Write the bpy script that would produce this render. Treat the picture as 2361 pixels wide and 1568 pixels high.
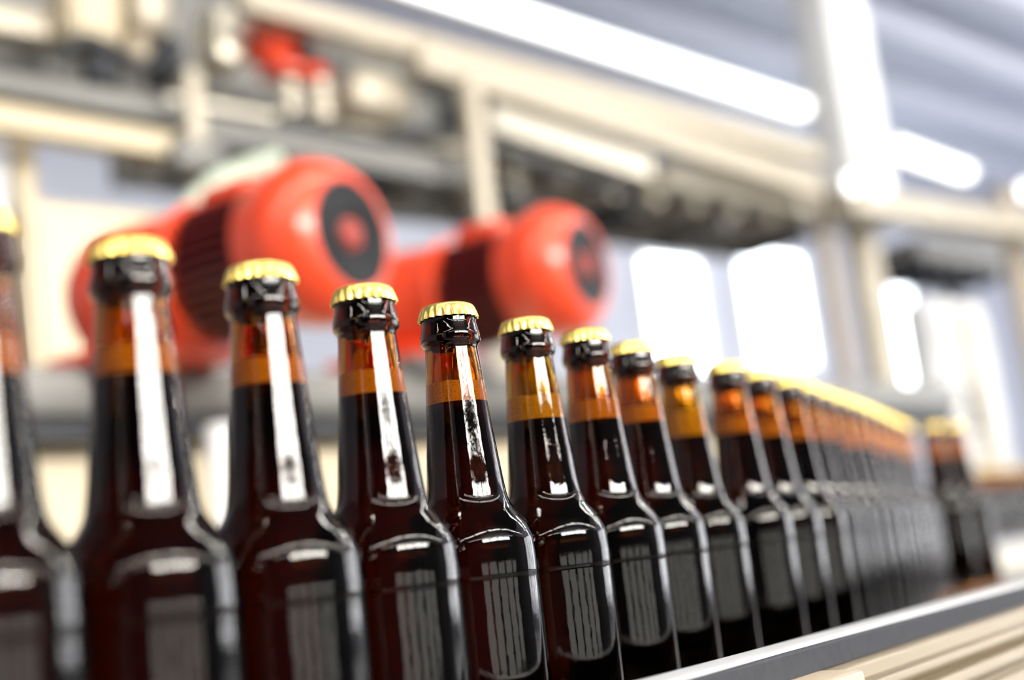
import bpy, bmesh, math, random
from mathutils import Vector, Matrix
for o in list(bpy.data.objects): bpy.data.objects.remove(o)
SC = bpy.context.scene
C = SC.collection
random.seed(7)
PI = math.pi

# ------------------------------------------------------------------ camera
FP, PITCH, ROLL = 2797.8, 0.179727, -0.111541      # focal length in pixels of the 2361 wide frame
W, H = 2361.0, 1568.0
BOT_H = 0.235                                       # bottle height
BELT = 0.95                                         # top of the conveyor chains
CAPH = 0.1260                                       # cap tops above the camera
ZC = BELT + BOT_H - CAPH
x0, y0 = Vector((1, 0, 0)), Vector((0, -math.sin(PITCH), math.cos(PITCH)))
FWD = Vector((0, math.cos(PITCH), math.sin(PITCH)))
CX = math.cos(ROLL) * x0 + math.sin(ROLL) * y0
CY = -math.sin(ROLL) * x0 + math.cos(ROLL) * y0
cam = bpy.data.cameras.new('camera')
camo = bpy.data.objects.new('camera', cam); C.objects.link(camo)
m = Matrix((CX, CY, -FWD)).transposed().to_4x4(); m.translation = (0, 0, ZC)
camo.matrix_world = m
cam.sensor_width = 36.0; cam.lens = FP * 36.0 / W
cam.clip_start = 0.02; cam.clip_end = 100
cam.dof.use_dof = True; cam.dof.focus_distance = 0.578; cam.dof.aperture_fstop = 2.7
SC.camera = camo

# ------------------------------------------------------------------ light, exposure
wd = bpy.data.worlds.new('world'); SC.world = wd; wd.use_nodes = True
wd.node_tree.nodes['Background'].inputs[0].default_value = (0.75, 0.82, 1, 1)
wd.node_tree.nodes['Background'].inputs[1].default_value = 0.4
SC.view_settings.view_transform = 'Standard'
SC.view_settings.look = 'None'
SC.view_settings.exposure = 0.5
SC.view_settings.gamma = 1.0
SC.view_settings.use_curve_mapping = False
SC.cycles.max_bounces = 14
SC.cycles.transmission_bounces = 14
SC.cycles.glossy_bounces = 6
SC.cycles.diffuse_bounces = 4
SC.cycles.sample_clamp_indirect = 6
SC.cycles.use_denoising = True
LAMP, SKYWIN, FRONTWIN, HALL_LAMP = 3.2, 7.0, 36.0, 18.0

def ray(u, v):
    return FWD + CX * ((u - W / 2) / FP) - CY * ((v - H / 2) / FP)
def px(u, v, depth):
    return Vector((0, 0, ZC)) + ray(u, v) * depth
def pz(u, v, h):                                    # point at height h over the camera
    d = ray(u, v); return Vector((0, 0, ZC)) + d * (h / d.z)
# machine frame: s along the line, d away from its front plane
EX, EY = Vector((0.7507, 0.6607, 0)), Vector((-0.6607, 0.7507, 0))
FO = Vector((-1.01, 2.4, 0))
PHI = math.atan2(EX.y, EX.x)
def F(u, v, d=0.0):                                 # pixel -> (s, Z) on the plane d
    r = ray(u, v); o = Vector((0, 0, ZC)) - FO
    k = (d - o.dot(EY)) / r.dot(EY)
    p = o + r * k
    return p.dot(EX), p.z
def PXM(u, v, d=0.0):                               # metres per pixel there
    r = ray(u, v); o = Vector((0, 0, ZC)) - FO
    return (d - o.dot(EY)) / r.dot(EY) / FP
def wpt(s, d, z): return FO + EX * s + EY * d + Vector((0, 0, z))

# ------------------------------------------------------------------ materials
def mat(name, col, rough=0.5, metal=0.0, var=0.0, scale=8.0, bump=0.0, spec=0.5, coat=0.0):
    M = bpy.data.materials.new(name); M.use_nodes = True
    nt = M.node_tree; b = nt.nodes['Principled BSDF']
    b.inputs['Base Color'].default_value = (*col, 1)
    b.inputs['Roughness'].default_value = rough
    b.inputs['Metallic'].default_value = metal
    b.inputs['Specular IOR Level'].default_value = spec
    b.inputs['Coat Weight'].default_value = coat
    if var or bump:
        tc = nt.nodes.new('ShaderNodeTexCoord'); n = nt.nodes.new('ShaderNodeTexNoise')
        n.inputs['Scale'].default_value = scale; n.inputs['Detail'].default_value = 4
        nt.links.new(tc.outputs['Object'], n.inputs['Vector'])
        if var:
            mx = nt.nodes.new('ShaderNodeMix'); mx.data_type = 'RGBA'
            mx.inputs['A'].default_value = (*[c * (1 - var) for c in col], 1)
            mx.inputs['B'].default_value = (*[min(1, c * (1 + var)) for c in col], 1)
            nt.links.new(n.outputs['Fac'], mx.inputs['Factor'])
            nt.links.new(mx.outputs['Result'], b.inputs['Base Color'])
        if bump:
            bp = nt.nodes.new('ShaderNodeBump'); bp.inputs['Strength'].default_value = bump
            bp.inputs['Distance'].default_value = 0.001
            nt.links.new(n.outputs['Fac'], bp.inputs['Height'])
            nt.links.new(bp.outputs['Normal'], b.inputs['Normal'])
    return M
def emis(name, col, s):
    M = bpy.data.materials.new(name); M.use_nodes = True; nt = M.node_tree
    nt.nodes.remove(nt.nodes['Principled BSDF'])
    e = nt.nodes.new('ShaderNodeEmission'); e.inputs[0].default_value = (*col, 1); e.inputs[1].default_value = s
    nt.links.new(e.outputs[0], nt.nodes['Material Output'].inputs[0]); return M
def glass(name, col, bump=0.12):
    M = bpy.data.materials.new(name); M.use_nodes = True; nt = M.node_tree
    nt.nodes.remove(nt.nodes['Principled BSDF'])
    rf = nt.nodes.new('ShaderNodeBsdfRefraction'); rf.inputs['Color'].default_value = (*col, 1)
    rf.inputs['Roughness'].default_value = 0.01; rf.inputs['IOR'].default_value = 1.5
    gl = nt.nodes.new('ShaderNodeBsdfGlossy'); gl.inputs['Roughness'].default_value = 0.02
    fr = nt.nodes.new('ShaderNodeFresnel'); fr.inputs['IOR'].default_value = 1.52
    # the thick rolled lip tints deeper than the thin wall
    tco = nt.nodes.new('ShaderNodeTexCoord'); sp = nt.nodes.new('ShaderNodeSeparateXYZ'); mr = nt.nodes.new('ShaderNodeMapRange')
    mr.inputs['From Min'].default_value = 0.2128; mr.inputs['From Max'].default_value = 0.2150
    cm = nt.nodes.new('ShaderNodeMix'); cm.data_type = 'RGBA'
    cm.inputs['A'].default_value = (*col, 1); cm.inputs['B'].default_value = (col[0] * .3, col[1] * .16, col[2] * .1, 1)
    nt.links.new(tco.outputs['Object'], sp.inputs[0]); nt.links.new(sp.outputs['Z'], mr.inputs[0])
    nt.links.new(mr.outputs[0], cm.inputs['Factor']); nt.links.new(cm.outputs['Result'], rf.inputs['Color'])
    g = nt.nodes.new('ShaderNodeMixShader')
    nt.links.new(fr.outputs[0], g.inputs[0]); nt.links.new(rf.outputs[0], g.inputs[1]); nt.links.new(gl.outputs[0], g.inputs[2])
    tc = nt.nodes.new('ShaderNodeTexCoord'); mp = nt.nodes.new('ShaderNodeMapping')
    mp.inputs['Scale'].default_value = (1, 1, 0.35)
    n = nt.nodes.new('ShaderNodeTexNoise'); n.inputs['Scale'].default_value = 420; n.inputs['Detail'].default_value = 3
    bp = nt.nodes.new('ShaderNodeBump'); bp.inputs['Strength'].default_value = bump; bp.inputs['Distance'].default_value = 0.0004
    nt.links.new(tc.outputs['Object'], mp.inputs[0]); nt.links.new(mp.outputs[0], n.inputs['Vector'])
    nt.links.new(n.outputs['Fac'], bp.inputs['Height']); [nt.links.new(bp.outputs['Normal'], q.inputs['Normal']) for q in (rf, gl, fr)]
    nt.links.new(g.outputs[0], nt.nodes['Material Output'].inputs[0]); return M

M = {}
M['amber'] = glass('amber_glass', (0.76, 0.47, 0.13))
M['olive'] = glass('olive_glass', (0.74, 0.54, 0.09))
def beer_mat():
    m = mat('dark_beer', (0.026, 0.013, 0.004), 0.0)
    b = m.node_tree.nodes['Principled BSDF']
    b.inputs['Transmission Weight'].default_value = 1; b.inputs['IOR'].default_value = 1.02
    return m
M['beer'] = beer_mat()
def foam_mat():
    m = mat('beer_foam', (0.9, 0.6, 0.22), 0.7)
    nt = m.node_tree; b = nt.nodes['Principled BSDF']
    tc = nt.nodes.new('ShaderNodeTexCoord'); v = nt.nodes.new('ShaderNodeTexVoronoi'); v.inputs['Scale'].default_value = 700
    rp = nt.nodes.new('ShaderNodeValToRGB')
    rp.color_ramp.elements[0].color = (0.55, 0.33, 0.10, 1); rp.color_ramp.elements[0].position = 0.0
    rp.color_ramp.elements[1].color = (0.92, 0.62, 0.24, 1); rp.color_ramp.elements[1].position = 0.5
    nt.links.new(tc.outputs['Object'], v.inputs['Vector']); nt.links.new(v.outputs['Distance'], rp.inputs[0])
    nt.links.new(rp.outputs[0], b.inputs['Base Color'])
    return m
M['foam'] = foam_mat()
M['gold'] = mat('gold_lacquer', (0.95, 0.69, 0.19), 0.33, 0.88, 0.06, 300, 0.05)
M['steel'] = mat('brushed_stainless', (0.74, 0.68, 0.56), 0.38, 0.75, 0.08, 6)
M['pale_steel'] = mat('pale_stainless', (0.56, 0.50, 0.39), 0.45, 0.35, 0.06, 5)
M['grey_steel'] = mat('grey_stainless', (0.20, 0.195, 0.18), 0.5, 0.3, 0.15, 6)
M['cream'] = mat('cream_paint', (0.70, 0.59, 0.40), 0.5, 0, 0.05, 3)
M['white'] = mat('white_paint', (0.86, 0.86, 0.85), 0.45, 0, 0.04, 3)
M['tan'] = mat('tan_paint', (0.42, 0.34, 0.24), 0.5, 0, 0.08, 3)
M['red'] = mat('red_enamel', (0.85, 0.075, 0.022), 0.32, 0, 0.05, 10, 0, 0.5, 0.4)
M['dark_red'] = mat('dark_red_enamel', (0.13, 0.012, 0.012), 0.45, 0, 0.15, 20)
M['hub'] = mat('hub_red', (0.34, 0.035, 0.02), 0.5)
M['black'] = mat('black_plastic', (0.018, 0.018, 0.02), 0.5, 0, 0.1, 40)
M['dark'] = mat('dark_rubber', (0.03, 0.033, 0.04), 0.6, 0, 0.2, 12)
M['chain'] = mat('chain_steel', (0.32, 0.32, 0.33), 0.35, 0.9, 0.1, 60)
M['rail_plastic'] = mat('grey_wear_plastic', (0.55, 0.55, 0.55), 0.4, 0, 0.12, 120, 0.25)
M['rail_side'] = mat('dark_grey_plastic', (0.05, 0.052, 0.06), 0.7, 0, 0.2, 150, 0.2, 0.12)
M['rail_steel'] = mat('rail_stainless', (0.27, 0.215, 0.14), 0.45, 0.5, 0.06, 30)
M['wall'] = mat('lavender_panel', (0.61, 0.63, 0.71), 0.6, 0, 0.03, 1)
M['ceiling'] = mat('blue_grey_sheet', (0.46, 0.485, 0.575), 0.55, 0, 0.03, 1)
M['floor'] = mat('grey_floor', (0.13, 0.13, 0.135), 0.35, 0, 0.12, 2)
M['lamp'] = emis('lamp_glow', (1.0, 1.0, 0.97), LAMP)
M['lamp_hall'] = emis('hall_lamp_glow', (1.0, 0.98, 0.94), HALL_LAMP)
M['daylight'] = emis('daylight_pane', (0.88, 0.96, 1.0), SKYWIN)
M['daylight_front'] = emis('daylight_front_pane', (1.0, 0.97, 0.92), FRONTWIN)
M['daylight_low'] = emis('daylight_low_pane', (1.0, 0.97, 0.92), 1.5)
M['daylight_side'] = emis('daylight_side_pane', (0.94, 0.96, 1.0), 5.5)
M['pale_green'] = mat('pale_green_hose', (0.62, 0.70, 0.55), 0.4, 0, 0.05, 10)
M['pillar'] = mat('grey_pillar', (0.06, 0.062, 0.07), 0.6, 0, 0.1, 2)

# ------------------------------------------------------------------ mesh helpers
def finish(bm, name, m, parent=None, smooth=True, auto=40):
    bmesh.ops.recalc_face_normals(bm, faces=bm.faces[:])
    me = bpy.data.meshes.new(name); bm.to_mesh(me); bm.free()
    if smooth:
        for p in me.polygons: p.use_smooth = True
        me.set_sharp_from_angle(angle=math.radians(auto))
    me.materials.append(m)
    o = bpy.data.objects.new(name, me); C.objects.link(o)
    if parent: o.parent = parent
    return o
def thing(name, label, cat, loc, rz=0.0, group=None):
    o = bpy.data.objects.new(name, None); C.objects.link(o); o.empty_display_size = 0.05
    o.location = loc; o.rotation_euler = (0, 0, rz)
    o['label'] = label; o['category'] = cat
    if group: o['group'] = group
    return o
def tag(o, label, cat, group=None):
    o['label'] = label; o['category'] = cat
    if group: o['group'] = group
    return o
def struct(o): o['kind'] = 'structure'; return o
def box(bm, a, b, bev=0.0, seg=2):
    r = bmesh.ops.create_cube(bm, size=1.0); vs = r['verts']
    for v in vs:
        v.co = Vector([(a[i] + b[i]) / 2 + v.co[i] * (b[i] - a[i]) for i in range(3)])
    if bev:
        es = list({e for v in vs for e in v.link_edges})
        bmesh.ops.bevel(bm, geom=es, offset=bev, segments=seg, affect='EDGES', profile=0.5)
def bar(bm, p, q, w, h, bev=0.0, up=Vector((0, 0, 1))):       # box between two points, w across, h along up
    p, q = Vector(p), Vector(q); ax = (q - p); L = ax.length; ax.normalize()
    sd = ax.cross(up).normalized(); u2 = sd.cross(ax)
    r = bmesh.ops.create_cube(bm, size=1.0); vs = r['verts']
    for v in vs:
        c = v.co.copy(); v.co = (p + q) / 2 + ax * (c.x * L) + sd * (c.y * w) + u2 * (c.z * h)
    if bev:
        es = list({e for v in vs for e in v.link_edges})
        bmesh.ops.bevel(bm, geom=es, offset=bev, segments=2, affect='EDGES', profile=0.5)
def cyl(bm, p, q, r, seg=20, r2=None):
    p, q = Vector(p), Vector(q); ax = (q - p).normalized()
    a = ax.orthogonal().normalized(); b = ax.cross(a)
    r2 = r if r2 is None else r2
    ra, rb = [], []
    for i in range(seg):
        t = 2 * PI * i / seg; dv = a * math.cos(t) + b * math.sin(t)
        ra.append(bm.verts.new(p + dv * r)); rb.append(bm.verts.new(q + dv * r2))
    for i in range(seg):
        j = (i + 1) % seg; bm.faces.new((ra[i], ra[j], rb[j], rb[i]))
    bm.faces.new(ra[::-1]); bm.faces.new(rb)
def lathe(bm, prof, seg=48, axis='z', mod=None, close=False):
    rings = []
    for k, (r, z) in enumerate(prof):
        if r < 1e-6:
            p = (0, 0, z) if axis == 'z' else (z, 0, 0)
            rings.append([bm.verts.new(p)]); continue
        ring = []
        for i in range(seg):
            t = 2 * PI * i / seg; rr = r + (mod(k, t) if mod else 0)
            p = (rr * math.cos(t), rr * math.sin(t), z) if axis == 'z' else (z, rr * math.cos(t), rr * math.sin(t))
            ring.append(bm.verts.new(p))
        rings.append(ring)
    prs = list(zip(rings[:-1], rings[1:]))
    if close: prs.append((rings[-1], rings[0]))
    for a, b in prs:
        for i in range(seg):
            j = (i + 1) % seg
            if len(a) == 1 and len(b) == 1: continue
            if len(a) == 1: bm.faces.new((a[0], b[j], b[i]))
            elif len(b) == 1: bm.faces.new((a[i], a[j], b[0]))
            else: bm.faces.new((a[i], a[j], b[j], b[i]))
def spline(pts, n=4):
    out = []
    for i in range(len(pts) - 1):
        p0 = pts[max(i - 1, 0)]; p1 = pts[i]; p2 = pts[i + 1]; p3 = pts[min(i + 2, len(pts) - 1)]
        for k in range(n):
            t = k / n
            out.append(tuple(0.5 * (2 * p1[c] + (p2[c] - p0[c]) * t + (2 * p0[c] - 5 * p1[c] + 4 * p2[c] - p3[c]) * t * t
                       + (3 * p1[c] - p0[c] - 3 * p2[c] + p3[c]) * t ** 3) for c in range(len(p1))))
    out.append(tuple(pts[-1])); return out
def tube(bm, pts, r, seg=10):
    pts = [Vector(p) for p in spline([tuple(p) for p in pts], 6)]
    prev = None; a = None
    for i, p in enumerate(pts):
        t = (pts[min(i + 1, len(pts) - 1)] - pts[max(i - 1, 0)]).normalized()
        a = t.orthogonal().normalized() if a is None else (a - t * a.dot(t)).normalized()
        b = t.cross(a)
        ring = [bm.verts.new(p + (a * math.cos(2 * PI * k / seg) + b * math.sin(2 * PI * k / seg)) * r) for k in range(seg)]
        if prev:
            for k in range(seg):
                j = (k + 1) % seg; bm.faces.new((prev[k], prev[j], ring[j], ring[k]))
        else: bm.faces.new(ring[::-1])
        prev = ring
    bm.faces.new(prev)
def copy_tree(o, parent=None):
    c = o.copy(); C.objects.link(c)
    if parent: c.parent = parent
    for ch in list(o.children): copy_tree(ch, c)
    return c
def seen(u, v, d, name, m, d2=None, parent=None): pass

# ------------------------------------------------------------------ hall (structure)
S0, S1, DB, DF, CEIL = -9.0, 17.0, 5.5, -9.0, ZC + 4.0
hall = Matrix.Translation(FO) @ Matrix.Rotation(PHI, 4, 'Z')
def hobj(bm, name, m, smooth=False):
    o = finish(bm, name, m, None, smooth); o.matrix_world = hall; return o
bm = bmesh.new(); box(bm, (S0, DF, -0.1), (S1, DB, 0)); struct(hobj(bm, 'floor', M['floor']))
bm = bmesh.new(); box(bm, (S0, DB, 0), (S1, DB + 0.2, CEIL)); struct(hobj(bm, 'wall_back', M['wall']))
bm = bmesh.new(); box(bm, (S0, DF - 0.2, 0), (S1, DF, CEIL)); struct(hobj(bm, 'wall_front', M['pillar']))
bm = bmesh.new(); box(bm, (S0 - 0.2, DF, 0), (S0, DB, CEIL)); struct(hobj(bm, 'wall_left', M['wall']))
bm = bmesh.new(); box(bm, (S1, DF, 0), (S1 + 0.2, DB, CEIL)); struct(hobj(bm, 'wall_right', M['wall']))
bm = bmesh.new()                                        # trapezoid sheet ceiling, ribs along the hall
prof = []; y = DF; 
while y < DB:
    prof += [(y, CEIL), (y + 0.30, CEIL), (y + 0.42, CEIL - 0.11), (y + 0.72, CEIL - 0.11)]; y += 0.84
prof.append((DB, CEIL))
va = [bm.verts.new((S0, p[0], p[1])) for p in prof]; vb = [bm.verts.new((S1, p[0], p[1])) for p in prof]
for i in range(len(prof) - 1): bm.faces.new((va[i], va[i + 1], vb[i + 1], vb[i]))
ta, tb = bm.verts.new((S0, DF, CEIL + .2)), bm.verts.new((S0, DB, CEIL + .2))
tc_, td = bm.verts.new((S1, DF, CEIL + .2)), bm.verts.new((S1, DB, CEIL + .2))
bm.faces.new((ta, tb, td, tc_))
struct(hobj(bm, 'ceiling', M['ceiling']))

bm = bmesh.new(); box(bm, (-8.5, -8.2, CEIL - .62), (5.0, -0.9, CEIL - .165)); struct(hobj(bm, 'added_dark_baffle', M['pillar']))   # dark slab added out of view, keeps the bottle shoulders' reflections dark

wn = [0]
def window(s0, s1, z0, z1, d, pane_mat, out, mull=1):
    wn[0] += 1
    t = bpy.data.objects.new('window_%d' % wn[0], None); C.objects.link(t); struct(t)
    t.location = wpt((s0 + s1) / 2, d, z0); t.rotation_euler = (0, 0, PHI)
    w = (s1 - s0) / 2; h = z1 - z0; f = 0.05; k = -1 if out > 0 else 1
    bm = bmesh.new(); box(bm, (-w, min(0, k * .02), 0), (w, max(0, k * .02), h)); finish(bm, 'pane', pane_mat, t, False)
    bm = bmesh.new(); y0, y1 = sorted((0, k * 0.05))
    for a, b in (((-w - f, y0, -f), (-w, y1, h + f)), ((w, y0, -f), (w + f, y1, h + f)), ((-w, y0, -f), (w, y1, 0)), ((-w, y0, h), (w, y1, h + f))):
        box(bm, a, b)
    for i in range(1, mull + 1):
        x = -w + 2 * w * i / (mull + 1); box(bm, (x - .015, y0, 0), (x + .015, y1, h))
    finish(bm, 'window_frame', M['white'], t, False)
    return t
def win_px(u0, v0, u1, v1, mull=0):
    um, vm = (u0 + u1) / 2, (v0 + v1) / 2
    s0 = F(u0, vm, DB)[0]; s1 = F(u1, vm, DB)[0]; z1 = F(um, v0, DB)[1]; z0 = F(um, v1, DB)[1]
    return window(s0, s1, z0, z1, DB, M['daylight'], 1, mull)
win_px(1492, 605, 1615, 850); win_px(1715, 592, 1852, 838); win_px(2046, 672, 2112, 950)
# tall windows in the far end wall, right of the frame
for k in range(4):
    wn[0] += 1
    t = bpy.data.objects.new('window_%d' % wn[0], None); C.objects.link(t); struct(t)
    t.location = wpt(S1, -7.0 + k * 2.2, 0.4); t.rotation_euler = (0, 0, PHI)
    bm = bmesh.new(); box(bm, (-.02, -.9, 0), (0, .9, 4.0)); finish(bm, 'pane', M['daylight_side'], t, False)
    bm = bmesh.new()
    for a, b in (((-.05, -.96, -.06), (0, -.9, 4.06)), ((-.05, .9, -.06), (0, .96, 4.06)), ((-.05, -.9, -.06), (0, .9, 0)), ((-.05, -.9, 4.0), (0, .9, 4.06)), ((-.05, -.02, 0), (-.02, .02, 4.0))): box(bm, a, b)
    finish(bm, 'window_frame', M['white'], t, False)
# windows in the wall behind the camera
for k in range(4):
    a = -2.6 + k * 1.85; window(a, a + 1.6, ZC + 2.16, ZC + 3.35, DF, M['daylight_front'], -1, 0)
for k in range(5):
    a = -3.6 + k * 1.9; window(a, a + 1.45, ZC - 0.7, ZC + 0.15, DF, M['daylight_low'], -1, 1)

# ------------------------------------------------------------------ hall lamps (rows of tubes), then added fill tubes
def tube_lamp(name, L, mglow, r=0.026):
    t = thing(name, 'x', 'lamp', (0, 0, 0), PHI)
    bm = bmesh.new(); box(bm, (-L / 2, -0.03, r + .006), (L / 2, 0.03, r + .05), 0.01); finish(bm, 'housing', M['white'], t)
    bm = bmesh.new(); cyl(bm, (-L / 2 + .03, 0, 0), (L / 2 - .03, 0, 0), r, 16); finish(bm, 'glow_tube', mglow, t)
    for s in (-1, 1):
        bm = bmesh.new(); box(bm, (s * L / 2 - .03, -r - .004, -r - .004), (s * L / 2 + .03, r + .004, r + .005), 0.008); finish(bm, 'end_cap', M['white'], t)
    return t
def panel_lamp(name, L, w, mglow):                     # flat wide luminaire on two rods
    t = thing(name, 'x', 'lamp', (0, 0, 0), PHI)
    bm = bmesh.new(); box(bm, (-L / 2, -w / 2 - .03, .012), (L / 2, w / 2 + .03, .09), .015); finish(bm, 'housing', M['dark'], t)
    bm = bmesh.new(); box(bm, (-L / 2 + .02, -w / 2, -.004), (L / 2 - .02, w / 2, .011), .003); finish(bm, 'diffuser', mglow, t)
    for q in (-.5, .5):
        bm = bmesh.new(); cyl(bm, (q, 0, .09), (q, 0, CEIL - .62 - (ZC + 2.7)), .006, 8); finish(bm, 'hanger', M['grey_steel'], t)
    return t
hl = panel_lamp('ceiling_lamp', 1.4, .19, M['lamp_hall'])
first = True
for d, rowname, n in ((-2.1, 'high above the bottle line', 8), (-4.7, 'above the aisle behind the camera', 8), (-6.9, 'near the front windows', 6)):
    for k in range(n):
        o = hl if first else copy_tree(hl); first = False
        o.location = wpt(-4.2 + k * 1.6 - .2, d, ZC + 2.7)
        o['label'] = 'long white panel lamp hanging in a row ' + rowname
        o['category'] = 'lamp'; o['group'] = 'hall lamps ' + rowname
ul = tube_lamp('fill_tube', 1.5, emis('fill_tube_glow', (1.0, 0.98, 0.95), 75), 0.05)  # row added out of view to brighten the sheet ceiling
for k in range(5):
    o = ul if k == 0 else copy_tree(ul)
    o.location = wpt(5.8 + k * 2.0, -0.8, CEIL - 0.9)
    o['label'] = 'added fill tube out of view, brightening the sheet ceiling at the far right'; o['group'] = 'added fill tubes at the far right'

# ------------------------------------------------------------------ bottles
OUT = [(0, 4.0), (18, 3.2), (25.5, 0.2), (28.3, 0.6), (30.1, 3.0), (30.5, 8), (30.5, 30), (30.5, 60), (30.5, 90), (30.5, 101.5), (30.7, 103.6),
       (30.8, 105), (30.8, 110), (30.6, 115.5), (29.9, 121), (27.4, 126.8), (24.3, 131.3), (21.5, 135.2), (19.8, 139), (18.9, 144),
       (18.2, 150), (17.5, 157), (16.0, 172), (14.7, 188), (13.6, 202), (12.85, 211), (12.8, 213.2), (13.3, 214.3), (14.3, 215.4), (14.6, 217), (14.55, 219.2),
       (14.0, 221.5), (13.4, 224.5), (13.15, 227.5), (13.1, 230.5), (12.6, 232), (11.6, 231.9)]
INN = [(9.4, 231.9), (9.2, 228), (9.3, 218), (9.9, 212), (11.0, 202), (12.2, 188), (13.5, 172), (15.0, 157), (15.8, 150), (16.5, 144), (17.4, 139), (19.0, 135.2),
       (21.7, 131.3), (24.8, 126.3), (27.2, 120.5), (28.3, 115), (28.4, 110), (28.2, 100), (28.0, 60), (28.0, 12), (26.5, 7.5), (20, 6.5), (0, 7.2)]
mm = lambda P: [(r / 1000, z / 1000) for r, z in P]
def inner_r(z):
    P = sorted([(b, a) for a, b in INN if a > 0])
    for (z0, r0), (z1, r1) in zip(P, P[1:]):
        if z0 <= z <= z1: return r0 + (r1 - r0) * (z - z0) / max(z1 - z0, 1e-6)
    return P[-1][1]
def glass_mesh():
    bm = bmesh.new()
    po = [(max(r, 0), z) for r, z in spline(OUT, 4)]; po[0] = (0, 4.0)
    pi = [(max(r, 0), z) for r, z in spline(INN, 3)]
    lathe(bm, mm(po + pi), 72)
    return bm
def beer_mesh(level):
    P = [(0, 7.0)] + [(inner_r(z) + 0.3, z) for z in [7.3, 9, 12, 30, 60, 90, 105, 110, 115, 118, 120.5, 123, 126.3, 129, 131.3, 133, 135.2, 137, 139, 141.5, 144, 150, 157, 172, level]] + [(0, level)]
    bm = bmesh.new(); lathe(bm, mm(P), 48); return bm
def foam_mesh(level, h):
    P = [(0, level + .05), (inner_r(level) + .25, level + .05), (inner_r(level + h * .5) + .25, level + h * .5), (inner_r(level + h) + .2, level + h), (inner_r(level + h) * .6, level + h - 1.2), (0, level + h - 1.5)]
    rnd = random.Random(3); am = [(rnd.uniform(.03, .16), rnd.randint(2, 9), rnd.uniform(0, 6)) for _ in range(6)]
    bm = bmesh.new(); lathe(bm, mm(P), 48)
    for v in bm.verts:
        if v.co.z > (level + h - .1) / 1000:
            t = math.atan2(v.co.y, v.co.x); v.co.z += sum(a * math.sin(n * t + p) for a, n, p in am) / 1000
    return bm
def cap_mesh():
    P = [(0, 235.0), (6, 234.95), (9.5, 234.75), (11.3, 234.4), (12.5, 233.8), (13.2, 232.9), (13.6, 231.7), (13.9, 230.5), (14.15, 229.4), (14.4, 228.2), (14.5, 227.4), (14.1, 227.3), (13.6, 228.4), (13.3, 230.5)]
    amp = [0, 0, 0, 0, 0, .06, .22, .38, .55, .68, .7, .6, .3, 0]
    def md(k, t):
        return amp[k] * (abs(math.cos(10.5 * t)) * 2 - 1.25) / 1000
    bm = bmesh.new(); lathe(bm, mm(P), 168, mod=md); return bm
gmesh = cmesh = None
def make_bottle(gm, level, fh):
    global gmesh, cmesh
    t = thing('beer_bottle', 'x', 'bottle', (0, 0, 0))
    if gmesh is None:
        g = finish(glass_mesh(), 'glass_bottle', M['amber'], t, auto=80); gmesh = g.data
        c = finish(cap_mesh(), 'crown_cap', M['gold'], t, auto=60); cmesh = c.data
    else:
        gd = gmesh.copy(); gd.materials.clear(); gd.materials.append(gm)
        g = bpy.data.objects.new('glass_bottle', gd); C.objects.link(g); g.parent = t
        c = bpy.data.objects.new('crown_cap', cmesh); C.objects.link(c); c.parent = t
    c['label'] = 'gold crimped crown cap'
    b = finish(beer_mesh(level), 'beer', M['beer'], t)
    f = finish(foam_mesh(level, fh), 'foam', M['foam'], t)
    f['label'] = 'orange tan foam band'
    return t
LV = {'a': ('amber', 186, 10), 'b': ('amber', 182, 11), 'o': ('olive', 180, 12.5), 'c': ('amber', 184, 9), 'p': ('olive', 178, 17)}
proto = {}
def bottle(kind, p, label, group=None):
    if kind not in proto:
        g, l, f = LV[kind]; proto[kind] = make_bottle(M[g], l, f); o = proto[kind]
    else: o = copy_tree(proto[kind])
    o.location = (p.x, p.y, BELT); o.rotation_euler = (0, 0, random.uniform(0, 6))
    o['label'] = label
    if group: o['group'] = group
    elif 'group' in o: del o['group']
    return o
ROW = 'capped beer bottles in the front row'
front = [(-76, 486, 'b', 'brown glass beer bottle cut off by the left photo edge'),
         (297, 558, 'a', 'large blurred amber beer bottle, second from the left edge, in front of the red gearbox'),
         (598, 613, 'a', 'amber beer bottle, third from the left, neck before the larger red motor'),
         (836, 663, 'a', 'amber beer bottle, fourth from the left, cap below the larger motor grille'),
         (1030, 704, 'a', 'sharpest beer bottle, in focus, with crisp gold cap and orange foam band'),
         (1209, 737, 'o', 'olive tinted beer bottle just right of the sharpest bottle, with mustard foam'),
         (1346, 762, 'b', 'amber beer bottle below the smaller red motor, right of the olive tinted one'),
         (1453, 790, 'c', 'amber beer bottle partly behind its left neighbour, under the first bright window'),
         (1556, 818, 'p', 'yellow olive beer bottle left of the gap in the row, with deep foam'),
         (1672, 836, 'b', 'amber beer bottle just right of the gap in the row, under the wide window'),
         (1745, 853, 'b', 'blurred amber beer bottle, second one right of the gap in the row')]
P0 = [pz(u, v, CAPH) for u, v, k, l in front]
for (u, v, k, l), p in zip(front, P0): bottle(k, p, l, ROW)
seg = [pz(*p, CAPH) for p in ((1810, 871), (1880, 897), (1950, 922), (2000, 944), (2060, 970), (2100, 989))]
ordn = ['third', 'fourth', 'fifth', 'sixth', 'seventh', 'eighth', 'ninth', 'tenth', 'eleventh', 'twelfth', 'thirteenth', 'fourteenth']
def along(pts, s):
    for a, b in zip(pts, pts[1:]):
        L = (b - a).length
        if s <= L: return a + (b - a) * (s / L)
        s -= L
    return pts[-1] + (pts[-1] - pts[-2]).normalized() * s
for i in range(12):
    bottle('bca'[i % 3], along(seg, i * 0.0645), 'blurred dark beer bottle, %s one right of the gap in the receding row' % ordn[i], ROW)
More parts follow.
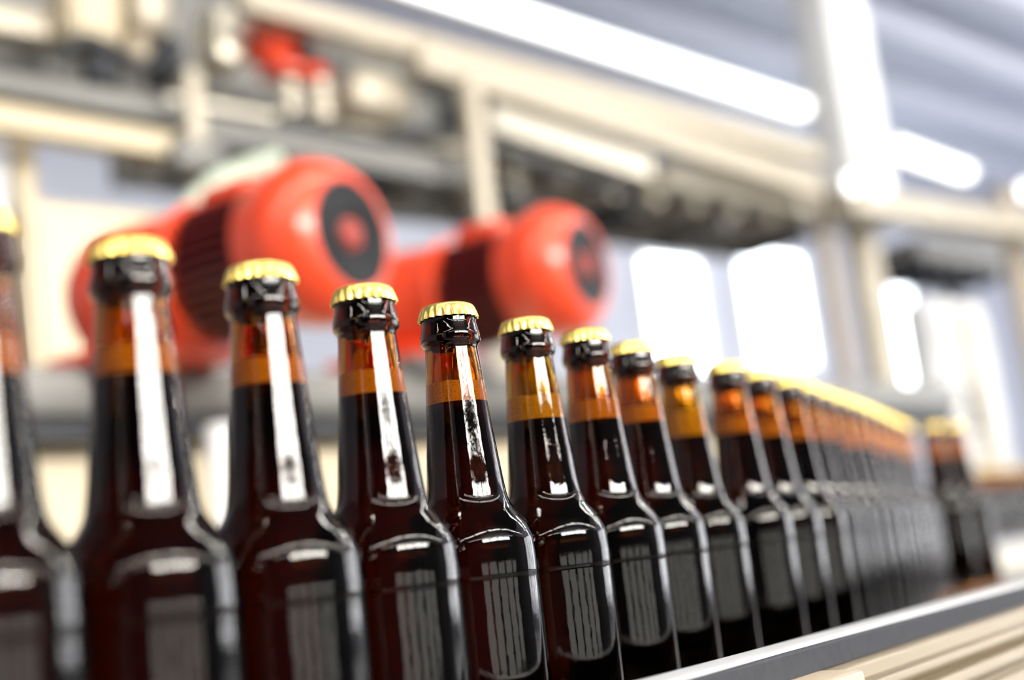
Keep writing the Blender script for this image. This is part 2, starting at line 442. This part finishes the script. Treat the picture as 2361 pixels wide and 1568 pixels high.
for (u, v), l in (((2146, 978), 'blurred beer bottle standing apart at the row end, left of two'), ((2196, 978), 'blurred beer bottle standing apart at the row end, right of two')):
    bottle('a', pz(u, v, CAPH), l, 'two bottles apart from the row')
fa, fb = pz(2236, 1084, CAPH), pz(2392, 1079, CAPH); nfar = int((fb - fa).length / 0.068)
for i in range(nfar + 1):
    bottle('a', fa + (fb - fa) * (i / nfar), 'tiny blurred beer bottle in the distant row at the right photo edge', 'distant bottles at the right edge')

# ------------------------------------------------------------------ bottle conveyor and guide rail (frame R: x along, y away from camera)
ra, rb = pz(1500, 1559, -0.055), pz(2361, 1333, -0.055)
RD = (rb - ra); RD.z = 0; RD.normalize(); RPHI = math.atan2(RD.y, RD.x)
RO = Vector((ra.x, ra.y, 0))
t = thing('bottle_conveyor', 'steel slat chain conveyor carrying the front row of beer bottles', 'conveyor', RO, RPHI)
X0, X1 = -0.95, 1.75
for lane in range(5):
    bm = bmesh.new(); x = X0; ya = -0.035 + lane * 0.0865
    while x < X1:
        box(bm, (x, ya, BELT - 0.004), (x + 0.0365, ya + 0.0825, BELT), 0.0008, 1); x += 0.0381
    box(bm, (X0, ya + .02, BELT - .02), (X1, ya + .062, BELT - .004)); finish(bm, 'slat_chain', M['chain'], t, False)
for ya in (-0.045, 0.41):
    bm = bmesh.new(); box(bm, (X0, ya - .004, BELT - .14), (X1, ya + .004, BELT - .01), .001); finish(bm, 'side_plate', M['steel'], t, False)
for xx in (-0.6, 0.5, 1.5):
    for ya in (-0.03, 0.39):
        bm = bmesh.new(); cyl(bm, (xx, ya, 0.03), (xx, ya, BELT - .1), .022); box(bm, (xx - .05, ya - .05, 0), (xx + .05, ya + .05, .03), .005); finish(bm, 'leg', M['steel'], t)
    bm = bmesh.new(); box(bm, (xx - .02, -.041, BELT - .12), (xx + .02, .406, BELT - .08)); finish(bm, 'cross_beam', M['steel'], t, False)
RZ = ZC - 0.055
t = thing('guide_rail', 'grey guide rail along the bottle feet at lower right', 'guide rail', RO + Vector((0, 0, BELT)), RPHI)
def extr(prof, xa, xb, name, m, parent, smooth=False):
    bm = bmesh.new()
    va = [bm.verts.new((xa, y, z)) for y, z in prof]; vb = [bm.verts.new((xb, y, z)) for y, z in prof]
    n = len(prof)
    for i in range(n):
        j = (i + 1) % n; bm.faces.new((va[i], va[j], vb[j], vb[i]))
    bm.faces.new(va[::-1]); bm.faces.new(vb)
    return finish(bm, name, m, parent, smooth, 50)
z = RZ - BELT
def arc(cy, cz, r, a0, a1, n=6): return [(cy + r * math.cos(a0 + (a1 - a0) * i / n), cz + r * math.sin(a0 + (a1 - a0) * i / n)) for i in range(n + 1)]
RN = Vector((RD.y, -RD.x, 0)); _r = ray(1994, 1520); _o = Vector((0, 0, ZC))
xj = (_o + _r * ((.044 - (_o - RO).dot(RN)) / _r.dot(RN)) - RO).dot(RD)              # where the flat plate gives way to the ribbed profile
extr([(0, z - .0015), (-.021, z - .0015), (-.022, z - .003), (-.022, z - .014), (0, z - .014)], X0 + .25, X1, 'wear_strip', M['rail_side'], t)
extr([(0, z - .0013), (0, z - .0003), (-.0015, z), (-.017, z), (-.0205, z - .0005), (-.0215, z - .0013)], X0 + .25, X1, 'top_cap', M['rail_plastic'], t, True)
pr = [(-.004, z - .0145), (-.030, z - .0145), (-.032, z - .016), (-.034, z - .021), (-.039, z - .022)]
pr += arc(-.041, z - .025, .0035, PI * .5, PI * 1.4) + [(-.041, z - .030), (-.044, z - .031)]
pr += arc(-.047, z - .0355, .005, PI * .5, PI * 1.45) + [(-.048, z - .042), (-.052, z - .043), (-.053, z - .0445), (-.053, z - .062), (-.050, z - .063), (-.050, z - .068), (-.054, z - .0685)]
pr += arc(-.056, z - .0735, .005, PI * .5, PI * 1.45) + [(-.0565, z - .081), (-.060, z - .082), (-.060, z - .10), (-.050, z - .10), (-.050, z - .06), (-.034, z - .03)]
o = extr(pr, xj, X1, 'ribbed_profile', M['rail_steel'], t, True); o['label'] = 'ribbed stainless rail profile'
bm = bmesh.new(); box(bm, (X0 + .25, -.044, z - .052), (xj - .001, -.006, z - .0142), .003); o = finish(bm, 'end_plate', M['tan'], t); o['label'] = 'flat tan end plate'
for xx in (-.45, .35, 1.2):
    bm = bmesh.new(); box(bm, (xx - .012, -.062, -.1), (xx + .012, -.0495, z - .1), .002); finish(bm, 'bracket', M['steel'], t, False)

# distant conveyor under the far bottles
fd = (fb - fa).normalized(); fr = math.atan2(fd.y, fd.x)
t = thing('distant_conveyor', 'distant pale conveyor under the tiny blurred bottles at right', 'conveyor', (fa.x, fa.y, 0), fr)
bm = bmesh.new(); box(bm, (-.3, -.06, BELT - .02), (1.6, .06, BELT), .002); finish(bm, 'slat_chain', M['chain'], t, False)
bm = bmesh.new(); box(bm, (-.3, -.07, BELT - .16), (1.6, .07, BELT - .021), .004); finish(bm, 'frame', M['pale_steel'], t, False)
for xx in (-.2, .6, 1.5):
    bm = bmesh.new(); box(bm, (xx - .03, -.05, 0), (xx + .03, .05, BELT - .16)); finish(bm, 'leg', M['pale_steel'], t, False)

# ------------------------------------------------------------------ machine behind the bottles
def mthing(name, label, cat, s, d, z, group=None): return thing(name, label, cat, wpt(s, d, z), PHI, group)
BED = px(815, 538, 1.60).z - .1085                                             # top of the machine bed
print('BED', BED - ZC)
t = mthing('machine_bed', 'long grey steel machine bed carrying the red motors behind the bottles', 'machine', 0, -0.8, 0)
bm = bmesh.new(); box(bm, (-1.6, 0, BED - .07), (2.2, 1.3, BED), .008); finish(bm, 'bed_beam', M['grey_steel'], t)
bm = bmesh.new(); box(bm, (-1.6, .02, BED - .105), (2.2, .06, BED - .07), .004); finish(bm, 'lower_lip', M['dark'], t)
bm = bmesh.new(); box(bm, (-1.6, .08, .12), (1.55, .12, BED - .07), .004); o = finish(bm, 'base_panel', M['cream'], t); o['label'] = 'cream base panel'
for ss in (-1.3, .2, 1.8):
    for dd in (.3, 1.1):
        bm = bmesh.new(); box(bm, (ss - .05, dd - .05, 0), (ss + .05, dd + .05, BED - .07), .004); finish(bm, 'leg', M['grey_steel'], t)
# white pole in front of the panel
s_, z_ = F(495, 1060, -0.86)
bm = bmesh.new(); cyl(bm, (0, 0, 0), (0, 0, F(495, 985, -0.86)[1]), .021); cyl(bm, (0, 0, 0), (0, 0, .02), .05)
o = finish(bm, 'pole', M['white']); o.location = wpt(s_, -0.88, 0); tag(o, 'short bluish white pole between the second and third bottles, before the cream panel', 'pole')

# big red gear motors
NM = Vector((0.854, -0.520, 0)); MPHI = math.atan2(NM.y, NM.x)
def gear_motor():
    t = thing('gear_motor', 'x', 'motor', (0, 0, 0), MPHI)
    P = spline([(.074, -.001), (.078, .0), (.088, -.005), (.100, -.016), (.110, -.034), (.115, -.055), (.113, -.075), (.107, -.10), (.101, -.125)], 5) + [(.098, -.128), (.094, -.128)]
    bm = bmesh.new(); lathe(bm, P + [(.094, -.120), (.104, -.05), (.080, -.012), (.074, -.006)], 72, 'x', close=True); fc = finish(bm, 'fan_cover', M['red'], t, auto=60)
    bm = bmesh.new()                                   # grille: rings and spokes in front of a dark disc
    cyl(bm, (-.014, 0, 0), (-.010, 0, 0), .0765, 48)
    for r in (.034, .042, .050, .058, .066, .0725):
        lathe(bm, [(r - .0016, -.004), (r + .0016, -.004), (r + .0016, -.001), (r - .0016, -.001)], 48, 'x', close=True)
    for k in range(8):
        a = PI * k / 4 + .2; bar(bm, (-.006, .026 * math.cos(a), .026 * math.sin(a)), (-.006, .073 * math.cos(a), .073 * math.sin(a)), .004, .003, up=Vector((1, 0, 0)))
    g = finish(bm, 'fan_grille', M['black'], t, auto=40); g['label'] = 'black round fan grille'
    bm = bmesh.new(); lathe(bm, [(0, .0015), (.016, .001), (.021, -.002), (.021, -.009), (0, -.009)], 36, 'x'); h_ = finish(bm, 'hub', M['hub'], g); h_['label'] = 'dull red hub'
    bm = bmesh.new(); cyl(bm, (-.255, 0, 0), (-.12, 0, 0), .078, 48)
    for k in range(36):
        a = 2 * PI * k / 36
        if abs(a - PI / 2) < .55: continue
        c, s = math.cos(a), math.sin(a)
        bar(bm, (-.245, c * .087, s * .087), (-.127, c * .087, s * .087), .0042, .026, up=Vector((0, c, s)))
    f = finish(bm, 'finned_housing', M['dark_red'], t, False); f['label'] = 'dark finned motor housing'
    bm = bmesh.new(); box(bm, (-.235, -.048, .070), (-.135, .048, .112), .014, 3); tb = finish(bm, 'terminal_box', M['red'], t)
    bm = bmesh.new(); lathe(bm, spline([(.0, -.256), (.098, -.256), (.104, -.264), (.104, -.276)], 3) + spline([(.100, -.278), (.101, -.31), (.104, -.35), (.105, -.41), (.097, -.455), (.075, -.48), (0, -.486)], 4), 56, 'x')
    gb = finish(bm, 'gearbox', M['red'], t, auto=50)
    bm = bmesh.new(); box(bm, (-.50, -.105, -.1083), (-.29, .105, -.088), .006); box(bm, (-.45, -.06, -.10), (-.32, .06, -.05), .01); finish(bm, 'mounting_foot', M['red'], t)
    for k in range(6):
        bm = bmesh.new(); a = 2 * PI * k / 6; cyl(bm, (-.256, .092 * math.cos(a), .092 * math.sin(a)), (-.246, .092 * math.cos(a), .092 * math.sin(a)), .006, 6)
        finish(bm, 'flange_bolt', M['grey_steel'], gb, False)
    return t
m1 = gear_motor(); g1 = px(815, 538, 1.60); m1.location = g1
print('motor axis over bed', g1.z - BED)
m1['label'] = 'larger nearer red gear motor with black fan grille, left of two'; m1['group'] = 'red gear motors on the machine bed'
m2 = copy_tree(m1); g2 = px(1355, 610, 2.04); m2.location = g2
print('motor2 axis over bed', g2.z - BED)
m2['label'] = 'smaller farther red gear motor with black fan grille, right of two'
BED_OFF = 0
# plinths under the gear cases so that both stand on the bed
for mo, lb in ((m1, 'flat grey plinth under the gearbox of the larger red motor'), (m2, 'flat grey plinth under the gearbox of the smaller red motor')):
    c = mo.location + NM * -0.39; zt = mo.location.z - .1085
    if zt - BED > .002:
        bm = bmesh.new(); box(bm, (-.11, -.11, 0), (.11, .11, zt - BED), .003); o = finish(bm, 'plinth', M['grey_steel'])
        o.location = (c.x, c.y, BED); o.rotation_euler = (0, 0, MPHI); tag(o, lb, 'plinth')

# cream cabinet behind the larger gearbox
sa, sb, zt = F(62, 650, -.22)[0], F(392, 650, -.22)[0], F(230, 478, -.22)[1]
t = mthing('control_cabinet', 'beige steel cabinet behind the larger gearbox at left', 'cabinet', (sa + sb) / 2, -.22, BED)
w = (sb - sa) / 2; hh = zt - BED
bm = bmesh.new(); box(bm, (-w, 0, 0), (w, .3, hh), .006); finish(bm, 'body', M['cream'], t)
bm = bmesh.new(); box(bm, (-w + .02, -.012, .03), (w * .15, 0, hh - .03), .004); dr = finish(bm, 'door', M['cream'], t)
bm = bmesh.new(); box(bm, (w * .05, -.03, hh * .45), (w * .05 + .012, -.0125, hh * .62), .003); finish(bm, 'handle', M['dark'], dr)
bm = bmesh.new(); box(bm, (w * .30, -.02, .01), (w * .55, 0, hh * .55), .004); o = finish(bm, 'side_shade', M['tan'], t); o['label'] = 'brown strip standing in for shade on the cabinet'  # shadow low on the cabinet, put in as a brown strip

# posts of the overhead conveyor
def post(u, wpx, vtop, zbot, d, label, m='pale_steel', ztop=None, vm=None):
    wpx = wpx * .8
    s, zt = F(u, vtop, d); k = PXM(u, vtop, d); w = wpx * k / 2
    if ztop: zt = ztop
    if vm: s = F(u, vm, d)[0]
    bm = bmesh.new(); box(bm, (-w, -w, 0), (w, w, zt - zbot), min(.006, w * .2))
    o = finish(bm, 'support_post', M[m]); o.matrix_world = Matrix.Translation(wpt(s, d, zbot)) @ Matrix.Rotation(PHI, 4, 'Z')
    tag(o, label, 'post', 'posts of the machine'); return o
post(447, 48, 165, BED, -.075, 'pale post above the larger red motor, left of the small red motor', 'pale_steel', vm=280)
post(1097, 52, 180, BED, -.075, 'pale post above the smaller red motor', 'pale_steel', vm=340)
post(52, 58, 305, BED, .12, 'cream post at the upper left, rising from the beige cabinet', 'cream', vm=400)
post(-8, 40, 305, BED, .12, 'white post cut by the left photo edge', 'white', vm=400)

# overhead conveyor
OS, OD = 0.0, 0.0
def fbar(bm, u1, v1, u2, v2, thick, d, dep, bev=.005):      # bar whose front face lies on plane d
    s1, z1 = F(u1, v1, d); s2, z2 = F(u2, v2, d); k = (PXM(u1, v1, d) + PXM(u2, v2, d)) / 2
    bar(bm, (s1, d + dep / 2, z1), (s2, d + dep / 2, z2), dep, thick * k, bev)
t = mthing('overhead_conveyor', 'long grey steel overhead conveyor with rails and rollers above the motors', 'conveyor', 0, 0, 0)
bm = bmesh.new(); fbar(bm, 560, -12, 1895, 355, 52, -.03, .05); o = finish(bm, 'top_rail', M['pale_steel'], t); o['label'] = 'pale grey top rail below the long lamp'
bm = bmesh.new(); fbar(bm, 968, 128, 1895, 428, 62, -.04, .05); o = finish(bm, 'bright_rail', M['pale_steel'], t); o['label'] = 'shiny cream rail'
bm = bmesh.new(); fbar(bm, 1135, 268, 1500, 388, 62, -.01, .05); finish(bm, 'side_plate', M['steel'], t)
bm = bmesh.new(); fbar(bm, 1535, 400, 1885, 470, 55, .04, .05); finish(bm, 'side_plate', M['steel'], t)
bm = bmesh.new(); fbar(bm, -60, 255, 412, 336, 58, -.03, .05); o = finish(bm, 'lower_rail', M['cream'], t); o['label'] = 'bright cream lower rail at left'
bm = bmesh.new(); fbar(bm, -60, 176, 432, 262, 52, .03, .05); finish(bm, 'side_rail', M['grey_steel'], t)
bm = bmesh.new(); fbar(bm, 470, 292, 1080, 400, 66, .03, .05); finish(bm, 'side_rail', M['grey_steel'], t)
zlow = ZC + 1.19
bm = bmesh.new(); box(bm, (.42, .09, zlow - .02), (2.98, .42, zlow + .0), .004); finish(bm, 'belt_pan', M['steel'], t, False)
for k in range(13):
    ss = .5 + k * .205
    bm = bmesh.new(); cyl(bm, (ss, .10, zlow - .055), (ss, .41, zlow - .055), .032, 18); finish(bm, 'roller', M['steel'], t)
for k in range(6):
    ss = .55 + k * .48
    bm = bmesh.new(); box(bm, (ss, .10, zlow - .13), (ss + .05, .42, zlow - .09), .004); finish(bm, 'cross_bar', M['dark' if k % 2 else 'grey_steel'], t, False)
bm = bmesh.new(); box(bm, (.42, .42, zlow - .12), (2.98, .46, zlow + .04), .004); finish(bm, 'back_rail', M['grey_steel'], t, False)
bm = bmesh.new(); box(bm, (-.5, .44, zlow + .05), (2.2, .47, zlow + .5), .004); o = finish(bm, 'rear_screen', M['grey_steel'], t, False)

# things on the overhead conveyor
def at_d(u, v, d): s, z = F(u, v, d); return s, z, PXM(u, v, d)
def rbox(name, label, cat, u0, v0, u1, v1, d, dep, m, bev=.02, seg=3, group=None, extra=None):
    s0 = F(u0, (v0 + v1) / 2, d)[0]; s1 = F(u1, (v0 + v1) / 2, d)[0]; um = (u0 + u1) / 2
    z1 = F(um, v0, d)[1]; z0 = F(um, v1, d)[1]
    bm = bmesh.new(); w = (s1 - s0) / 2; box(bm, (-w, 0, 0), (w, dep, z1 - z0), min(bev, w * .8, (z1 - z0) * .4, dep * .4), seg)
    o = finish(bm, name, M[m]); o.matrix_world = Matrix.Translation(wpt((s0 + s1) / 2, d, z0)) @ Matrix.Rotation(PHI, 4, 'Z')
    tag(o, label, cat, group); return o, (s0 + s1) / 2, z0, z1, w
rbox('valve_housing', 'large cream rounded housing at the top left above the cream rail', 'housing', 158, -70, 292, 92, .12, .22, 'cream', .04)
rbox('filter_housing', 'second cream housing at top left, right of the large one', 'housing', 312, -60, 405, 66, .10, .18, 'pale_steel', .04)
rbox('filter_cup', 'small beige cup hanging below the second cream housing', 'cup', 298, 70, 352, 150, .12, .07, 'tan', .02)
rbox('cream_rail_box', 'long cream box in the upper left photo corner', 'box', -80, 10, 118, 72, .2, .1, 'pale_steel', .01)
rbox('dark_drive_block', 'dark block between the cream housings and the pale post', 'block', 385, 82, 428, 165, .14, .14, 'dark', .01)
rbox('dark_motor', 'dark motor below the cream housings at upper left', 'motor', 205, 112, 285, 200, .16, .14, 'dark', .03)
rbox('grey_gear_case', 'grey rounded gear case at left above the grey rail', 'gear case', 92, 125, 200, 185, .14, .12, 'grey_steel', .03)
rbox('pale_control_box', 'pale grey box left of the small red motor', 'box', 500, 5, 566, 142, .12, .14, 'steel', .02)
rbox('joint_bracket', 'grey bracket block in front of the pale post above the larger red motor', 'bracket', 408, 322, 520, 386, -.17, .06, 'grey_steel', .008)
# small red motor
s0, z0, k = at_d(655, 85, .06)
t = mthing('small_gear_motor', 'small red motor with dark end at the top, under the pale top rail', 'motor', s0, .06, z0)
bm = bmesh.new(); cyl(bm, (-.052, .06, 0), (.035, .06, 0), .06, 32); finish(bm, 'motor_body', M['red'], t)
bm = bmesh.new(); cyl(bm, (.036, .06, .01), (.085, .06, .01), .05, 32); finish(bm, 'end_cover', M['black'], t)
bm = bmesh.new(); box(bm, (-.02, .0, -.085), (.13, .11, -.058), .008); finish(bm, 'base_plate', M['red'], t)
bm = bmesh.new(); box(bm, (.088, .02, -.055), (.135, .10, .0), .01); finish(bm, 'terminal_box', M['dark_red'], t)
# row of pale cylinders
first = None
for i, (u0, u1, v0, v1, lb) in enumerate(((662, 712, 178, 250, 'leftmost and upright pale air cylinder under the small red motor'), (728, 788, 182, 262, 'second pale upright air cylinder under the small red motor'))):
    sa_, za = F(u0, (v0 + v1) / 2, .05); sb_, _ = F(u1, (v0 + v1) / 2, .05); zt_ = F((u0 + u1) / 2, v0, .05)[1]; zb_ = F((u0 + u1) / 2, v1, .05)[1]
    t = mthing('air_cylinder', lb, 'cylinder', (sa_ + sb_) / 2, .05 + .04, zb_, 'pale air cylinders')
    r = (sb_ - sa_) / 2 * .8
    bm = bmesh.new(); cyl(bm, (0, 0, .012), (0, 0, zt_ - zb_ - .012), r * .9, 24); finish(bm, 'barrel', M['pale_steel'], t)
    bm = bmesh.new(); cyl(bm, (0, 0, 0), (0, 0, .012), r, 24); finish(bm, 'lower_cap', M['steel'], t)
    bm = bmesh.new(); cyl(bm, (0, 0, zt_ - zb_ - .012), (0, 0, zt_ - zb_), r, 24); finish(bm, 'upper_cap', M['steel'], t)
rbox('beige_tank', 'beige rounded tank between the air cylinders and the pale post', 'tank', 815, 150, 965, 262, .06, .2, 'pale_steel', .05)
rbox('dark_clamp', 'dark clamp block on top of the pale post above the smaller motor', 'clamp', 1040, 235, 1085, 300, .0, .05, 'dark', .01)
rbox('black_switch', 'black switch box hanging under the bright rail end', 'switch', 975, 135, 996, 190, .07, .05, 'dark', .01)
for i, (pts, lb) in enumerate((
    (((640, 278), (760, 300), (880, 322), (960, 312), (1020, 285)), 'dark drooping hose under the beige tank'),
    (((1003, 200), (1014, 215), (1006, 232), (1020, 250)), 'short dark hose hanging below the bright rail end'),
    (((130, 130), (190, 90), (250, 110), (330, 150), (400, 140)), 'dark hose below the cream housings at upper left'),
    (((1140, 345), (1230, 378), (1340, 412), (1450, 438)), 'dark cable along the underside of the side plate'))):
    bm = bmesh.new(); o3 = wpt(*(lambda q: (q[0], .04, q[1]))(F(*pts[0], .04)))
    tube(bm, [wpt(F(u, v, .04)[0], .04, F(u, v, .04)[1]) - o3 for u, v in pts], .016)
    o = finish(bm, 'hose', M['dark']); o.location = o3; tag(o, lb, 'hose')
# pale green hose behind the larger motor
bm = bmesh.new(); d = -.25; o3 = wpt(F(395, 560, d)[0], d, F(395, 560, d)[1])
tube(bm, [wpt(F(u, v, d)[0], d, F(u, v, d)[1]) - o3 for u, v in ((372, 600), (395, 548), (440, 480), (500, 425), (560, 395), (640, 372))], .024)
o = finish(bm, 'hose', M['pale_green']); o.location = o3; tag(o, 'pale green hose curving over the larger motor body', 'hose')

# machine lamps (visible overexposed tubes)
def line_lamp(u1, v1, u2, v2, d, label):
    s1, z1 = F(u1, v1, d); s2, z2 = F(u2, v2, d); p, q = Vector((s1, 0, z1)), Vector((s2, 0, z2)); mid = (p + q) / 2
    t = mthing('tube_lamp', label, 'lamp', mid.x, d, mid.z, 'tube lamps along the overhead conveyor'); p, q = p - mid, q - mid; ax = (q - p).normalized()
    bm = bmesh.new(); cyl(bm, p, q, .030, 20); finish(bm, 'glow_tube', M['lamp'], t)
    bm = bmesh.new(); bar(bm, p + Vector((0, .055, .0)), q + Vector((0, .055, .0)), .04, .05, .004); finish(bm, 'housing', M['white'], t)
    for e, sg in ((p, -1), (q, 1)):
        bm = bmesh.new(); cyl(bm, e, e + ax * sg * .02, .034, 20); finish(bm, 'end_cap', M['white'], t)
    return t
line_lamp(800, -92, 1850, 248, -.02, 'long glaring white tube lamp above the overhead conveyor')
line_lamp(2050, 332, 2228, 398, -.02, 'short glaring white tube lamp right of the big column')

# big column and the frame at the right
def upix(p):                                           # which pixel column shows the point p
    q = p - Vector((0, 0, ZC)); return W / 2 + FP * q.dot(CX) / q.dot(FWD)
def vpost(name, ul, uc, ur, vm, zb, ztop, d, label, m, cat='column'):   # left side face ul..uc, front face uc..ur
    s0, zm = F(uc, vm, d); s1 = F(ur, vm, d)[0]; w = (s1 - s0) / 2; dep = 0.01
    while upix(wpt(s0, d + dep, zm)) > ul and dep < .5: dep += .002
    bm = bmesh.new(); box(bm, (-w, 0, 0), (w, dep, ztop - zb), .006)
    o = finish(bm, name, M[m]); o.matrix_world = Matrix.Translation(wpt((s0 + s1) / 2, d, zb)) @ Matrix.Rotation(PHI, 4, 'Z')
    print(name, label[:30], 'w', round(2 * w, 3), 'dep', round(dep, 3))
    return tag(o, label, cat)
vpost('steel_column', 1862, 1945, 2028, 230, F(1960, 500, .0)[1], ZC + 2.75, .0, 'big white square column behind the lamp gap at upper right', 'white')
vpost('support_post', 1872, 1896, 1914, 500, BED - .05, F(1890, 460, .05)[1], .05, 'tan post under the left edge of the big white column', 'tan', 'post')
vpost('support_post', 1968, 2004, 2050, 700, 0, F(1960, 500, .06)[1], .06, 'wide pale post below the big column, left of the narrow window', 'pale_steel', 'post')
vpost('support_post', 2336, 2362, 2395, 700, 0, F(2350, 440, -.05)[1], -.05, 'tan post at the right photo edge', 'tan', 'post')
bm = bmesh.new()
a = wpt(F(1905, 475, 0)[0], -.06, F(1905, 475, 0)[1]); b = wpt(F(2420, 455, -.1)[0], -.16, F(2400, 462, -.1)[1])
b.z = a.z
bar(bm, Vector((0, 0, 0)), b - a, .1, .095, .006); o = finish(bm, 'cross_beam', M['pale_steel']); o.location = a
tag(o, 'beige cross beam running right from the foot of the big column', 'beam')
# spot lamp heads on the beam
for u, v, lb in ((1962, 425, 'left of two small glaring spot lamps at the column foot'), (2024, 430, 'right of two small glaring spot lamps at the column foot'), (2362, 440, 'small glaring spot lamp at the right photo edge')):
    s, z, k = at_d(u, v, -.14)
    t = mthing('spot_lamp', lb, 'lamp', s, -.14, z, 'spot lamps on the cross beam')
    bm = bmesh.new(); lathe(bm, [(0, -.035), (.02, -.03), (.032, -.012), (.032, .0)], 24, 'x'); o = finish(bm, 'lamp_glass', M['lamp'], t); o.rotation_euler = (0, PI / 2, 0) ; o.rotation_euler = (0, 0, PI / 2)
    bm = bmesh.new(); cyl(bm, (0, .002, 0), (0, .04, 0), .034, 24, .022); finish(bm, 'lamp_body', M['white'], t)
# far conveyor underside and far machine at right
sA, zA = F(2120, 545, .5); sB, zB = F(2330, 640, .5)
t = mthing('far_conveyor', 'dark far conveyor section under the cross beam at right', 'conveyor', sA, .5, zA)
L = sB - sA
bm = bmesh.new(); box(bm, (-.02, 0, -.10), (L, .34, .0), .006); finish(bm, 'belt_pan', M['grey_steel'], t, False)
bm = bmesh.new(); box(bm, (0, -.05, .02), (L, 0, .10), .006); finish(bm, 'side_rail', M['pale_steel'], t, False)
for k in range(5):
    bm = bmesh.new(); cyl(bm, (L * (k + .5) / 5, .02, -.14), (L * (k + .5) / 5, .32, -.14), .035); finish(bm, 'roller', M['dark'], t)
for kx in (.05, L - .1):
    bm = bmesh.new(); box(bm, (kx, .27, -zA), (kx + .06, .33, -.1), .004); finish(bm, 'leg', M['grey_steel'], t, False)
sA = F(2205, 800, .2)[0]; sB = F(2330, 800, .2)[0]; zT = F(2230, 680, .2)[1]
t = mthing('filling_machine', 'white filling machine behind the end of the bottle row at right', 'machine', sA, .2, 0)
L = sB - sA
bm = bmesh.new(); box(bm, (0, .1, 0), (L, .25, zT), .02); finish(bm, 'body', M['white'], t)
bm = bmesh.new(); box(bm, (.06, .08, zT * .62), (L * .42, .1, zT - .08), .005); dr = finish(bm, 'door', M['white'], t)
bm = bmesh.new(); box(bm, (L * .36, .055, zT * .7), (L * .36 + .015, .0795, zT * .8), .003); finish(bm, 'handle', M['dark'], dr)
bm = bmesh.new(); box(bm, (L * .5, .08, zT * .62), (L * .95, .1, zT - .08), .005); dr = finish(bm, 'door', M['white'], t)
bm = bmesh.new(); box(bm, (L * .54, .055, zT * .7), (L * .54 + .015, .0795, zT * .8), .003); finish(bm, 'handle', M['dark'], dr)
bm = bmesh.new(); cyl(bm, (L * .46, .04, zT * .5), (L * .46, .04, zT - .05), .03); finish(bm, 'pipe', M['steel'], t)
bm = bmesh.new(); box(bm, (L * .1, .07, zT * .45), (L * .9, .1, zT * .56), .005); o = finish(bm, 'trim_band', M['pale_steel'], t)
